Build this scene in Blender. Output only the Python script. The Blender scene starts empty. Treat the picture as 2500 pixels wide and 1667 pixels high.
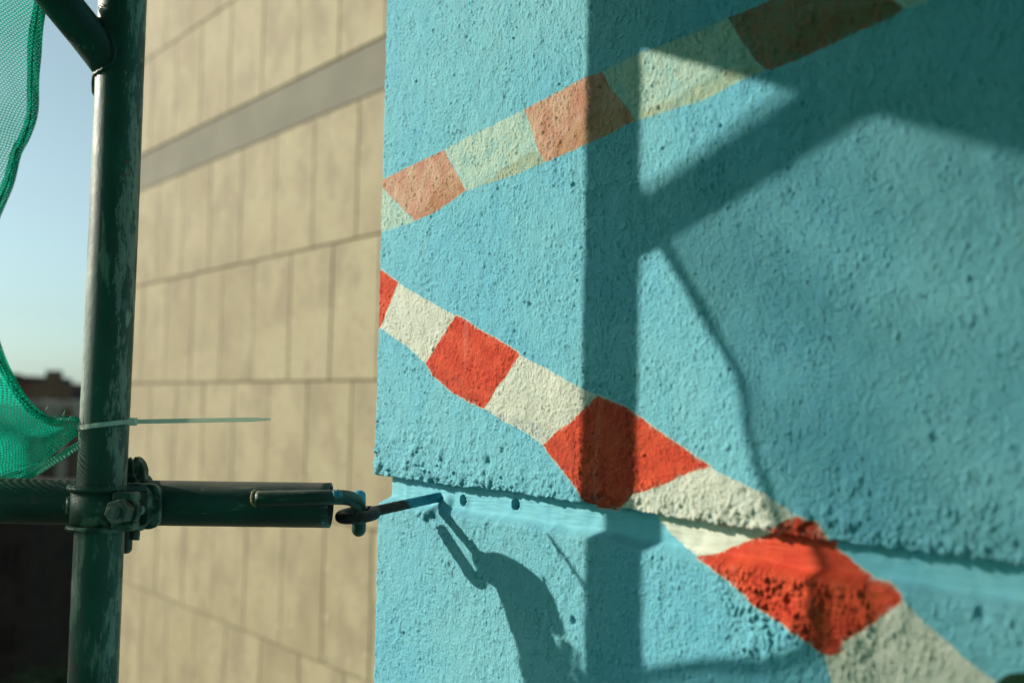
import bpy, bmesh, math, random
import numpy as np
from mathutils import Vector, Matrix

random.seed(7); RNG = np.random.default_rng(11)
sc = bpy.context.scene
COL = sc.collection
rad = math.radians

# ------------------------------------------------------------------ camera
PITCH, ROLL, FPX, IW, IH = math.atan(.0635), .0176, 2430.6, 2500, 1667
_cp, _sp = math.cos(PITCH), math.sin(PITCH)
_f = np.array([0, _cp, _sp]); _u0 = np.array([0, -_sp, _cp]); _r0 = np.array([1., 0, 0])
CR = math.cos(ROLL)*_r0 + math.sin(ROLL)*_u0
CU = math.cos(ROLL)*_u0 - math.sin(ROLL)*_r0
CF = _f
cd = bpy.data.cameras.new('camera'); cam = bpy.data.objects.new('camera', cd); COL.objects.link(cam)
cam.matrix_world = Matrix(((CR[0], CU[0], -CF[0], 0), (CR[1], CU[1], -CF[1], 0), (CR[2], CU[2], -CF[2], 0), (0, 0, 0, 1)))
cd.sensor_width = 36; cd.lens = FPX/IW*36; cd.clip_start = .02; cd.clip_end = 3000
cd.dof.use_dof = True; cd.dof.focus_distance = 1.10; cd.dof.aperture_fstop = 3.3
sc.camera = cam

# ------------------------------------------------------------------ sky, sun, exposure
SUN_AZ, SUN_EL = rad(-9.2), rad(20)          # the way the light travels, seen from above (x right, y away)
SUNV = np.array([math.cos(SUN_AZ)*math.cos(SUN_EL), math.sin(SUN_AZ)*math.cos(SUN_EL), -math.sin(SUN_EL)])
w = bpy.data.worlds.new('World'); sc.world = w; w.use_nodes = True
nt = w.node_tree
sky = nt.nodes.new('ShaderNodeTexSky'); sky.sky_type = 'NISHITA'; sky.sun_disc = False
sky.sun_elevation = SUN_EL; sky.altitude = 50; sky.air_density = 1.0; sky.dust_density = 1.0; sky.ozone_density = 3.0
# node rotation: 0 puts the sun at +Y, positive turns it clockwise seen from above
sky.sun_rotation = math.atan2(-SUNV[0], -SUNV[1])
bg = nt.nodes['Background']; bg.inputs['Strength'].default_value = .112
tint = nt.nodes.new('ShaderNodeMix'); tint.data_type = 'RGBA'; tint.blend_type = 'MULTIPLY'; tint.inputs[0].default_value = 1.
tint.inputs[7].default_value = (.78, .98, .96, 1)         # the cool green cast of the whole picture
hs = nt.nodes.new('ShaderNodeHueSaturation'); hs.inputs['Saturation'].default_value = .45
nt.links.new(sky.outputs[0], hs.inputs['Color']); nt.links.new(hs.outputs[0], tint.inputs[6]); nt.links.new(tint.outputs[2], bg.inputs[0])
sd = bpy.data.lights.new('sun', 'SUN'); so = bpy.data.objects.new('sun', sd); COL.objects.link(so)
sd.energy = 4.7; sd.angle = rad(.70); sd.color = (1.0, .905, .76)
so.rotation_euler = Vector(SUNV).to_track_quat('-Z', 'Y').to_euler()
sc.view_settings.view_transform = 'Standard'; sc.view_settings.look = 'None'
sc.view_settings.exposure = 0.40; sc.view_settings.gamma = 1.0
sc.cycles.use_denoising = True
sc.cycles.max_bounces = 8; sc.cycles.transparent_max_bounces = 16
sc.cycles.caustics_reflective = False; sc.cycles.caustics_refractive = False

# ------------------------------------------------------------------ places
AL = rad(40.35)
N = np.array([-math.cos(AL), -math.sin(AL), 0.])      # both facades face this way
D = np.array([-math.sin(AL), math.cos(AL), 0.])       # along both facades, away from us
Z = np.array([0., 0, 1])
WD = .684                                             # painted wall
SD_ = 2.5                                             # stone facade
GROUND = -14.
T = np.array([-.4185, 1.0303, 0.]); TR = .02415       # upright tube

def ray(u, v): return CF + CR*(u-IW/2)/FPX + CU*(IH/2-v)/FPX
def at(u, v, y):                                      # point seen at (u,v) standing y metres ahead
    g = ray(u, v); return g*(y/g[1])
def wall_sz(u, v, off=0.):
    g = ray(u, v); p = g*(-(WD-off)/(g@N)); return np.array([p@D, p[2]])

# ------------------------------------------------------------------ helpers
def tag(o, label=None, cat=None, group=None, kind=None):
    if label: o['label'] = label
    if cat: o['category'] = cat
    if group: o['group'] = group
    if kind: o['kind'] = kind
    return o
def empty(name, loc=(0, 0, 0)):
    o = bpy.data.objects.new(name, None); COL.objects.link(o); o.location = loc; o.empty_display_size = .05; return o
def link(name, me, mat, parent=None):
    o = bpy.data.objects.new(name, me); COL.objects.link(o)
    if mat is not None and not me.materials: me.materials.append(mat)
    if parent is not None:
        o.parent = parent; o.matrix_parent_inverse = Matrix.Translation(-Vector(parent.location)) if parent.parent is None else Matrix.Identity(4)
        if parent.parent is not None:
            o.matrix_parent_inverse = Matrix.Identity(4)
    return o
def mesh(name, vs, fs, mat, parent=None, smooth=False):
    me = bpy.data.meshes.new(name); me.from_pydata([tuple(map(float, v)) for v in vs], [], fs); me.update()
    if smooth: me.polygons.foreach_set('use_smooth', [True]*len(me.polygons))
    return link(name, me, mat, parent)
def frames(P):
    P = np.asarray(P, float); t = np.gradient(P, axis=0); t /= np.linalg.norm(t, axis=1)[:, None]
    a = np.array([0, 0, 1.]) if abs(t[0][2]) < .9 else np.array([1., 0, 0])
    x = np.cross(a, t[0]); x /= np.linalg.norm(x); X = [x]
    for i in range(1, len(P)):
        x = X[-1] - t[i]*(X[-1]@t[i]); X.append(x/np.linalg.norm(x))
    X = np.array(X); return t, X, np.cross(t, X)
def sweep_data(P, r, seg=20, cap=True, dome=False, jitter=0.):
    P = np.asarray(P, float); r = np.broadcast_to(np.asarray(r, float), (len(P),)).copy()
    if dome:                                          # rounded far end
        t = P[-1]-P[-2]; t /= np.linalg.norm(t); R = r[-1]; P = list(P); r = list(r)
        e = P[-1].copy()
        for k in range(1, 6):
            a = k/6*math.pi/2; P.append(e+t*R*math.sin(a)); r.append(R*math.cos(a))
        P = np.array(P); r = np.array(r)
    t, X, Y = frames(P); vs = []; fs = []
    for i in range(len(P)):
        for k in range(seg):
            a = 2*math.pi*k/seg; rr = r[i]*(1+jitter*random.uniform(-1, 1))
            vs.append(P[i]+rr*(math.cos(a)*X[i]+math.sin(a)*Y[i]))
    for i in range(len(P)-1):
        for k in range(seg):
            k2 = (k+1) % seg; fs.append((i*seg+k, i*seg+k2, (i+1)*seg+k2, (i+1)*seg+k))
    if cap:
        fs.append(tuple(range(seg))[::-1]); b = (len(P)-1)*seg; fs.append(tuple(range(b, b+seg)))
    return vs, fs
def sweep(name, P, r, mat, parent=None, seg=20, cap=True, dome=False, jitter=0.):
    o = mesh(name, *sweep_data(P, r, seg, cap, dome, jitter), mat, parent)
    for p in o.data.polygons: p.use_smooth = len(p.vertices) == 4
    return o
def catmull(P, n=10):
    P = np.asarray(P, float); Q = np.vstack([2*P[0]-P[1], P, 2*P[-1]-P[-2]]); out = []
    for i in range(1, len(Q)-2):
        for k in range(n):
            t = k/n
            out.append(.5*((2*Q[i])+(-Q[i-1]+Q[i+1])*t+(2*Q[i-1]-5*Q[i]+4*Q[i+1]-Q[i+2])*t*t+(-Q[i-1]+3*Q[i]-3*Q[i+1]+Q[i+2])*t**3))
    out.append(Q[-2]); return np.array(out)
def box_data(a, b):
    (x0, y0, z0), (x1, y1, z1) = a, b
    vs = [(x0, y0, z0), (x1, y0, z0), (x1, y1, z0), (x0, y1, z0), (x0, y0, z1), (x1, y0, z1), (x1, y1, z1), (x0, y1, z1)]
    return vs, [(0, 3, 2, 1), (4, 5, 6, 7), (0, 1, 5, 4), (1, 2, 6, 5), (2, 3, 7, 6), (3, 0, 4, 7)]
def box(name, a, b, mat, parent=None, bevel=0., seg=1, xf=None):
    bm = bmesh.new(); vs, fs = box_data(a, b)
    bv = [bm.verts.new(v) for v in vs]; [bm.faces.new([bv[i] for i in f]) for f in fs]
    if bevel: bmesh.ops.bevel(bm, geom=bm.edges[:], offset=bevel, segments=seg, affect='EDGES', profile=.5)
    if xf is not None: bm.transform(xf)
    me = bpy.data.meshes.new(name); bm.to_mesh(me); bm.free()
    return link(name, me, mat, parent)
def prism(name, pts, dirv, mat, parent=None, bevel=0., seg=2):
    bm = bmesh.new(); a = [bm.verts.new(tuple(map(float, p))) for p in pts]
    b = [bm.verts.new(tuple(map(float, np.asarray(p)+dirv))) for p in pts]; k = len(pts)
    bm.faces.new(a); bm.faces.new(b[::-1])
    for i in range(k): bm.faces.new((a[i], b[i], b[(i+1) % k], a[(i+1) % k]))
    bmesh.ops.recalc_face_normals(bm, faces=bm.faces[:])
    if bevel: bmesh.ops.bevel(bm, geom=bm.edges[:], offset=bevel, segments=seg, affect='EDGES', profile=.5)
    me = bpy.data.meshes.new(name); bm.to_mesh(me); bm.free()
    o = link(name, me, mat, parent); return o

# ------------------------------------------------------------------ node helper
class NT:
    def __init__(s, name):
        s.m = bpy.data.materials.new(name); s.m.use_nodes = True; s.t = s.m.node_tree
        s.p = s.t.nodes['Principled BSDF']; s.out = s.t.nodes['Material Output']
    def n(s, kind, **kw):
        x = s.t.nodes.new('ShaderNode'+kind)
        for k, v in kw.items():
            if k.startswith('i_'):
                x.inputs[k[2:].replace('_', ' ')].default_value = v
            else: setattr(x, k, v)
        return x
    def l(s, a, b): s.t.links.new(a, b); return s
    def put(s, sock, v):
        if hasattr(v, 'is_linked') or hasattr(v, 'links'): s.l(v, sock)
        else: sock.default_value = v
    def math(s, op, a, b=None, c=None, clamp=False):
        x = s.n('Math', operation=op); x.use_clamp = clamp
        s.put(x.inputs[0], a)
        if b is not None: s.put(x.inputs[1], b)
        if c is not None: s.put(x.inputs[2], c)
        return x.outputs[0]
    def mix(s, f, a, b, mode='MIX'):
        x = s.n('Mix', data_type='RGBA', blend_type=mode)
        s.put(x.inputs[0], f); s.put(x.inputs[6], a if not isinstance(a, tuple) else (*a, 1)); s.put(x.inputs[7], b if not isinstance(b, tuple) else (*b, 1))
        return x.outputs[2]
    def noise(s, scale, vec=None, detail=3., rough=.55, stretch=None, dist=0.):
        x = s.n('TexNoise'); x.inputs['Scale'].default_value = scale; x.inputs['Detail'].default_value = detail
        x.inputs['Roughness'].default_value = rough; x.inputs['Distortion'].default_value = dist
        if vec is None: vec = s.obj()
        if stretch:
            m = s.n('Mapping'); m.inputs['Scale'].default_value = stretch; s.l(vec, m.inputs[0]); vec = m.outputs[0]
        s.l(vec, x.inputs['Vector']); return x.outputs[0]
    def obj(s):
        if not hasattr(s, '_o'): s._o = s.n('TexCoord')
        return s._o.outputs['Object']
    def ramp(s, v, lo, hi): 
        x = s.n('MapRange'); x.interpolation_type = 'SMOOTHSTEP'; s.l(v, x.inputs[0]); x.inputs[1].default_value = lo; x.inputs[2].default_value = hi
        return x.outputs[0]
    def attr(s, name): return s.n('Attribute', attribute_name=name).outputs['Fac']
    def bump(s, h, strength=.3, dist=.001):
        b = s.n('Bump'); b.inputs['Strength'].default_value = strength; b.inputs['Distance'].default_value = dist
        s.l(h, b.inputs['Height']); s.l(b.outputs[0], s.p.inputs['Normal'])
    def set(s, **kw):
        for k, v in kw.items():
            k = {'color': 'Base Color', 'rough': 'Roughness', 'metal': 'Metallic', 'spec': 'Specular IOR Level', 'coat': 'Coat Weight', 'coatr': 'Coat Roughness'}[k]
            s.put(s.p.inputs[k], (*v, 1) if isinstance(v, tuple) else v)
        return s.m

def plain(name, col, rough=.7, var=.25, scale=8., metal=0., spec=.3, bump=0., bs=60.):
    m = NT(name); nz = m.noise(scale, detail=4)
    m.set(color=m.mix(m.ramp(nz, .3, .7), tuple(c*(1-var) for c in col), tuple(min(1, c*(1+var)) for c in col)), rough=rough, metal=metal, spec=spec)
    if bump: m.bump(m.noise(bs, detail=3), bump, .01)
    return m.m

# ================================================================== THE PAINTED WALL
def fft_field(wl_s, wl_z, seed, tilt=0., sharp=1.0, ns=1100, nz=1200, step=.001):
    r = np.random.default_rng(seed).standard_normal((nz, ns))
    fz = np.fft.fftfreq(nz, step)[:, None]; fs = np.fft.rfftfreq(ns, step)[None, :]
    a = fs*math.cos(tilt)+fz*math.sin(tilt); b = -fs*math.sin(tilt)+fz*math.cos(tilt)
    q = np.sqrt((a*wl_s)**2+(b*wl_z)**2)+1e-9
    filt = np.exp(-(np.log(q))**2/(2*(.45*sharp)**2))
    g = np.fft.irfft2(np.fft.rfft2(r)*filt, s=(nz, ns)); return g/g.std()
S0, Z0 = .10, -.50                                     # origin of the fields
def sample(F, s, z):
    x = np.clip((s-S0)/.001, 0, F.shape[1]-2.001); y = np.clip((z-Z0)/.001, 0, F.shape[0]-2.001)
    i = x.astype(int); j = y.astype(int); a = x-i; b = y-j
    return F[j, i]*(1-a)*(1-b)+F[j, i+1]*a*(1-b)+F[j+1, i]*(1-a)*b+F[j+1, i+1]*a*b
def smst(x, a, b):
    t = np.clip((x-a)/(b-a), 0, 1); return t*t*(3-2*t)
def blend1(s, seed, wl):
    r = np.random.default_rng(seed); k = np.arange(-200, 400)*wl; return np.interp(s, k, r.uniform(-1, 1, len(k)))
LIPS = np.array([wall_sz(u, v) for u, v in ((2478, 1375), (2138, 1333), (1861, 1297), (1500, 1239), (1409, 1226), (1223, 1197), (1094, 1184), (913, 1158.5))])
def lip(s): return np.interp(s, LIPS[:, 0], LIPS[:, 1])

SC, CRD = 1.0710, .007                                 # corner of the wall and its rounding
SR = .205                                              # right end of the finely modelled render
ZB, ZT = -.40, .585
def spaced(a, b, f):                                   # steps of f(x)
    out = [a]
    while out[-1] < b: out.append(out[-1]+f(out[-1]))
    out[-1] = b; return np.array(out)
sg = spaced(SR, SC-CRD, lambda s: .00068+.00062*max(0, (s-.28)/.79))
zg = spaced(ZB, ZT, lambda z: .00105)
ncorner, nret = 12, 40
def lumps(seed, n=26000, r0=.0013, r1=.0072, sp=.55):
    # grains of plaster: overlapping rounded bumps of many sizes
    r = np.random.default_rng(seed); H = np.zeros((1200, 1100), np.float32)
    rr = np.clip(r0*np.exp(r.exponential(sp, n)), r0, r1)
    cx = r.uniform(0, 1.1, n); cz = r.uniform(0, 1.2, n); am = r.uniform(.35, .75, n); ex = r.uniform(.75, 1.3, n)
    for x, z, R, a, e in zip(cx, cz, rr, am, ex):
        k = int(R/.001)+2; i, j = int(x/.001), int(z/.001)
        i0, i1, j0, j1 = max(0, i-k), min(1100, i+k+1), max(0, j-k), min(1200, j+k+1)
        dx = (np.arange(i0, i1)*.001-x)[None]/(R*e); dz = (np.arange(j0, j1)*.001-z)[:, None]*e/R
        H[j0:j1, i0:i1] = np.maximum(H[j0:j1, i0:i1], R*a*np.sqrt(np.clip(1-dx*dx-dz*dz, 0, 1)))
    return H
def wall_build():
    ns, nz = len(sg), len(zg)
    S = np.broadcast_to(sg[None, :], (nz, ns)); Zz = np.broadcast_to(zg[:, None], (nz, ns))
    # extended param: q beyond the corner
    qc = np.linspace(0, math.pi/2, ncorner+1)[1:]; qr = np.linspace(0, 1, nret+1)[1:]**1.6*.07
    sfull = np.concatenate([sg, SC-CRD+qc*CRD, SC-CRD+math.pi/2*CRD+qr])
    SS = np.broadcast_to(sfull[None, :], (nz, len(sfull))); ZZ = np.broadcast_to(zg[:, None], SS.shape)
    Fm = fft_field(.030, .040, 5); Fl = fft_field(.011, .013, 6); F3 = fft_field(.0028, .0042, 7, tilt=.25, sharp=1.7); F2 = fft_field(.0021, .0030, 8, tilt=.1, sharp=1.5)
    Fpit = fft_field(.0042, .0078, 9, tilt=.2, sharp=.9); Fst = fft_field(.0022, .06, 10, tilt=math.pi/2); Fbig = fft_field(.16, .2, 12); Fdrag = fft_field(.0026, .022, 14, tilt=.12)
    Fvar = fft_field(.07, .10, 77)
    Fcell = fft_field(.0075, .0085, 21)
    LUMP = lumps(5, 40000); GRAIN = lumps(6, 70000, .0010, .0023, .22)
    g = lambda F: sample(F, SS, ZZ)
    sl = SS
    zz = ZZ-lip(sl)-.0011*blend1(sl, 3, .007)-.0008*blend1(sl, 4, .0025)
    low = ZZ-lip(sl)+.0285+.0014*blend1(sl, 31, .022)+.0005*blend1(sl, 32, .009)-.003*smst(sl, .62, .3)
    # inset: 0 above, 16 mm in the channel, 4 mm below it
    a = .0160*smst(-zz, -.0003, .0012)
    a = a-.0120*smst(-low, -.0035, .0085)
    chan = smst(-zz, -.0002, .002)*smst(low, -.009, .003)
    near_up = np.exp(-np.clip(zz, 0, 1)/.020)*(zz > 0); near_dn = np.exp(-np.clip(-low, 0, 1)/.040)*(low < 0)
    patch = .5+.5*np.tanh(g(Fbig)*1.4)
    left = smst(sl, .78, 1.0)*smst(zz, .13, .02)*smst(zz, -.01, .0)
    right = smst(sl, .62, .36)
    rough = np.clip(1.25*near_up+.55*left*patch+.50*near_dn*(.35+.65*patch)+right*(.40*smst(zz, .10, .012)*(zz > 0)+.16*smst(-low, -.02, .01)), 0, 1.25)*(1-chan)
    rough = rough+.05*patch*(1-chan)
    # lumpy popcorn: rounded bumps from positive lobes of noise
    pop = np.maximum(g(LUMP), .0011)*1.05+np.abs(g(Fl))*.0009+.0005*np.abs(g(F3))
    f3 = g(F3); f2 = g(F2)
    peel = .00017*f3+.00011*f2+.00009*g(Fdrag)+.00010*g(Fl)+.74*(g(GRAIN)-.0006)
    peel = peel*(.95+.80*(.5+.5*np.tanh(1.2*g(Fvar))))
    fp = g(Fpit); pits = -.0024*smst(fp, 1.75, 2.9)*(1-chan)*(1-.85*np.clip(rough*1.5, 0, 1))
    h = peel*(1-.92*chan)+rough*(pop-.0014)+pits+.00022*g(Fm)*(1-.5*chan)
    brk = smst(sl, .550, .500)*smst(sl, .34, .42)*smst(-low, .001, .012)*smst(-low, .11, .05)
    h = h+.75*brk*(.0013*np.abs(g(Fl))+.0006*np.abs(g(Fcell))+.0012*g(Fm)-.0012)
    h = h+chan*(.00022*g(Fst)+.00010*g(Fm))
    # individual pits seen in the render coat
    for (u, v, r_, dep) in ((1016, 199, 3.2, 5), (1398, 451, 3.6, 6), (1291, 743, 4., 5), (1264, 728, 3., 3), (1254, 810, 2.6, 4), (1177, 524, 3.2, 3), (1168, 947, 2.6, 4), (1190, 1125, 6.5, 6), (1225, 1098, 4, 4),
                             (1398, 1515, 4.6, 8), (1020, 1260, 3.5, 5), (1757, 305, 3, 4), (1608, 263, 3, 3), (1220, 1003+300, 0.1, 0), (983, 1545, 3, 4), (2395, 1500, 7, 6), (1926, 1460, 6, 6), (1995, 1430, 5, 5), (1780, 1100, 4, 3)):
        ps, pz = wall_sz(u, v, -.004 if v > 1240 else 0)
        e = np.exp(-(((SS-ps)/(r_*.00056))**2+((ZZ-pz)/(r_*.00072))**2)**1.5*.7)*(.75+.25*f2); h = h-e*dep*.0008
    # plug of filler round the anchor and its drip
    for (u, v, r_, amp) in ((1057, 1246, 8, 10), (1047, 1262, 5, 5), (1082, 1226, 9, 4), (1036, 1252, 5, 4)):
        ps, pz = wall_sz(u, v, -.010); h = h+amp*.001*np.exp(-(((SS-ps)/(r_*.001))**2+((ZZ-pz)/(r_*.00085))**2)**1.5)
    # two drilled holes in the channel
    hole = np.zeros(SS.shape)
    for (u, v) in ((1131, 1221), (1259.5, 1230.5)):
        ps, pz = wall_sz(u, v, -.016); rr = np.hypot(SS-ps, (ZZ-pz))
        h = h-.045*smst(rr, .0064, .0052)+.0006*np.exp(-((rr-.0075)/.0012)**2); hole = np.maximum(hole, smst(rr, .0066, .0056))
    # the lip keeps its overhang: lumps hang over it
    q = sfull; pos = np.zeros(SS.shape+(3,))
    s_in = SC-CRD-a
    k = (SS-SR)/(SC-CRD-SR)
    s_front = SS-a*np.clip(k, 0, 1)**14
    front = np.arange(len(sfull)) < ns
    th = np.zeros(len(sfull)); th[ns:ns+ncorner] = qc; th[ns+ncorner:] = math.pi/2
    back = np.zeros(len(sfull)); back[ns+ncorner:] = qr
    nd = np.cos(th)[None, :]; dd = np.sin(th)[None, :]
    along = np.where(front[None, :], s_front, s_in)+dd*(CRD+h)
    outw = -WD-a-CRD+nd*(CRD+h)-back[None, :]*1.0
    outw = np.where(front[None, :], -WD-a+h, outw)
    pos = along[..., None]*D+outw[..., None]*N
    pos[..., 2] = ZZ
    return pos, along, ZZ, chan, smst(-(pits+rough*(g(LUMP)-.0012)*.8), .0003, .0012), hole
P_, A_, ZZ_, CH_, PIT_, HOLE_ = wall_build()

# ---- paint layout (wall coordinates), traced patch by patch
def lipv(u): return np.interp(u, (913, 1094, 1223, 1409, 1500, 1861, 2138, 2478), (1158.5, 1184, 1197, 1226, 1239, 1297, 1333, 1375))
def poly(px):
    out = []
    for (u, v) in px:
        dv = v-lipv(u); off = 0. if dv < 3 else (-.016 if dv < 68 else -.004)
        if 68 <= dv < 90: off = -.009
        out.append(wall_sz(u, v, off))
    return np.array(out)
ORANGE = [[(905, 452), (928, 440), (1006, 403), (1084, 366), (1096, 392), (1118, 428), (1136, 466), (1098, 493), (1057, 520), (1030, 531), (1011, 539), (985, 512), (956, 482), (933, 457), (905, 440)],
          [(1279, 268), (1340, 236), (1428, 189), (1470, 175), (1491, 215), (1532, 265), (1549, 294), (1487, 327), (1429, 354), (1350, 388), (1329, 397), (1315, 370), (1298, 316)]]
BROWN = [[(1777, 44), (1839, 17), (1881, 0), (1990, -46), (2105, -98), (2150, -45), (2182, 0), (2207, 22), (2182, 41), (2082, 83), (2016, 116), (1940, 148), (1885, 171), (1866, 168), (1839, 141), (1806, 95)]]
PALE = [[(900, 430), (933, 457), (985, 512), (1011, 539), (999, 545), (948, 562), (920, 570), (895, 578)],
        [(1084, 366), (1154, 327), (1194, 309), (1279, 268), (1300, 320), (1329, 397), (1252, 428), (1180, 451), (1134, 468), (1118, 428)],
        [(1470, 176), (1566, 128), (1615, 112), (1700, 76), (1777, 44), (1806, 95), (1839, 141), (1868, 172), (1827, 188), (1715, 245), (1561, 293), (1545, 298), (1532, 265), (1491, 215)],
        [(2105, -98), (2300, -180), (2420, -60), (2265, 4), (2207, 22), (2182, 0), (2150, -45)]]
OCHRE = [[(1140, 463), (1200, 436), (1240, 405), (1290, 372), (1315, 370), (1329, 397), (1252, 428), (1180, 451)],
         [(1561, 293), (1566, 270), (1650, 238), (1712, 198), (1752, 172), (1800, 170), (1850, 158), (1868, 172), (1827, 188), (1715, 245)],
         [(1340, 392), (1352, 350), (1425, 290), (1480, 262), (1530, 264), (1549, 294), (1487, 327), (1429, 354)],
         [(1011, 539), (1022, 520), (1060, 470), (1092, 425), (1106, 424), (1136, 466), (1098, 493), (1057, 520)],
         [(1960, 60), (2080, 20), (2182, 0), (2207, 22), (2082, 83), (1940, 148), (1900, 160)]]
RED = [[(895, 640), (923, 654), (971, 690), (950, 742), (927, 799), (912, 812), (893, 818)],
       [(1112, 770), (1126, 774), (1166, 803), (1209, 826), (1266, 861), (1267, 868), (1232, 919), (1211, 945), (1194, 979), (1180, 996), (1151, 984), (1102, 956), (1057, 917), (1038, 887), (1079, 820)],
       [(1458, 966), (1520, 991), (1565, 1021), (1610, 1053), (1677, 1100), (1733, 1139), (1683, 1152), (1628, 1180), (1547, 1206), (1516, 1238), (1505, 1244), (1461, 1238), (1418, 1208), (1390, 1168), (1361, 1133), (1338, 1105), (1326, 1086), (1358, 1054), (1390, 1033), (1412, 1010)],
       [(1946, 1260), (1993, 1273), (2010, 1299), (2019, 1314), (2040, 1336), (2095, 1382), (2129, 1416), (2168, 1422), (2197, 1448), (2204, 1465), (2138, 1516), (2057, 1567), (2048, 1592), (2023, 1601), (2006, 1596), (1925, 1533), (1853, 1486), (1772, 1414), (1738, 1384), (1704, 1358), (1742, 1352), (1815, 1324), (1872, 1301), (1878, 1292), (1904, 1277)]]
WHITE = [[(971, 690), (1040, 731), (1112, 770), (1079, 820), (1038, 887), (993, 845), (948, 816), (927, 800), (950, 742)],
         [(1267, 864), (1349, 909), (1418, 947), (1458, 966), (1412, 1010), (1390, 1033), (1358, 1054), (1326, 1087), (1292, 1062), (1232, 1031), (1189, 1002), (1180, 996), (1194, 979), (1211, 945), (1232, 919)],
         [(1733, 1139), (1755, 1152), (1861, 1201), (1946, 1256), (1904, 1279), (1878, 1294), (1872, 1301), (1815, 1324), (1742, 1352), (1700, 1356), (1670, 1333), (1640, 1303), (1606, 1265), (1590, 1254), (1525, 1242), (1514, 1237), (1547, 1206), (1628, 1180), (1683, 1152)],
         [(2204, 1462), (2240, 1503), (2350, 1601), (2435, 1667), (2500, 1716), (2560, 1780), (2100, 1820), (2050, 1720), (2031, 1667), (2014, 1613), (2010, 1597), (2048, 1592), (2057, 1567), (2138, 1516)]]
SMEAR = [[(1040, 886), (1070, 893), (1100, 909), (1150, 943), (1184, 975), (1180, 996), (1151, 984), (1102, 956), (1057, 917)],
         [(1330, 1092), (1352, 1070), (1400, 1060), (1412, 1130), (1440, 1190), (1500, 1210), (1505, 1244), (1461, 1238), (1418, 1208), (1390, 1168), (1361, 1133)],
         [(1189, 1002), (1240, 1012), (1300, 1030), (1345, 1050), (1340, 1070), (1326, 1087), (1292, 1062), (1232, 1031)]]
GREEN = [[(2425, 1672), (2446, 1652), (2470, 1642), (2500, 1639), (2540, 1650), (2580, 1700), (2500, 1740), (2430, 1700)]]
def sdf(polys, s, z, margin=.02):
    out = np.full(s.shape, .05, np.float32)
    for px in polys:
        q = poly(px)
        # soften corners by subdividing with a little hand wobble
        Q = []
        for i in range(len(q)):
            a, b = q[i], q[(i+1) % len(q)]; m = max(1, int(np.linalg.norm(b-a)/.008)); nrm = np.array([-(b-a)[1], (b-a)[0]]); nrm /= np.linalg.norm(nrm)+1e-9
            for k in range(m): Q.append(a+(b-a)*k/m+(nrm*random.uniform(-.0005, .0005) if k else 0))
        q = np.array(Q); lo = q.min(0)-margin; hi = q.max(0)+margin
        sel = np.where((s > lo[0]) & (s < hi[0]) & (z > lo[1]) & (z < hi[1]))
        if not len(sel[0]): continue
        x = s[sel]; y = z[sel]; dmin = np.full(x.shape, 1e9); ins = np.zeros(x.shape, bool)
        for i in range(len(q)):
            a, b = q[i], q[(i+1) % len(q)]; e = b-a; t = np.clip(((x-a[0])*e[0]+(y-a[1])*e[1])/(e@e+1e-12), 0, 1)
            dmin = np.minimum(dmin, (x-a[0]-t*e[0])**2+(y-a[1]-t*e[1])**2)
            c = ((a[1] > y) != (b[1] > y)) & (x < (b[0]-a[0])*(y-a[1])/(b[1]-a[1]+1e-15)+a[0]); ins ^= c
        dd = np.sqrt(dmin); dd[ins] *= -1
        out[sel] = np.minimum(out[sel], dd)
    return out
ATTR = {'chan': CH_, 'pit': PIT_, 'hole': HOLE_}
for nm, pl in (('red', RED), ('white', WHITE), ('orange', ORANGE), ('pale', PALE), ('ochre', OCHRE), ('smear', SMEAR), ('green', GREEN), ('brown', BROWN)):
    ATTR['sd_'+nm] = sdf(pl, A_, ZZ_)

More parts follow.
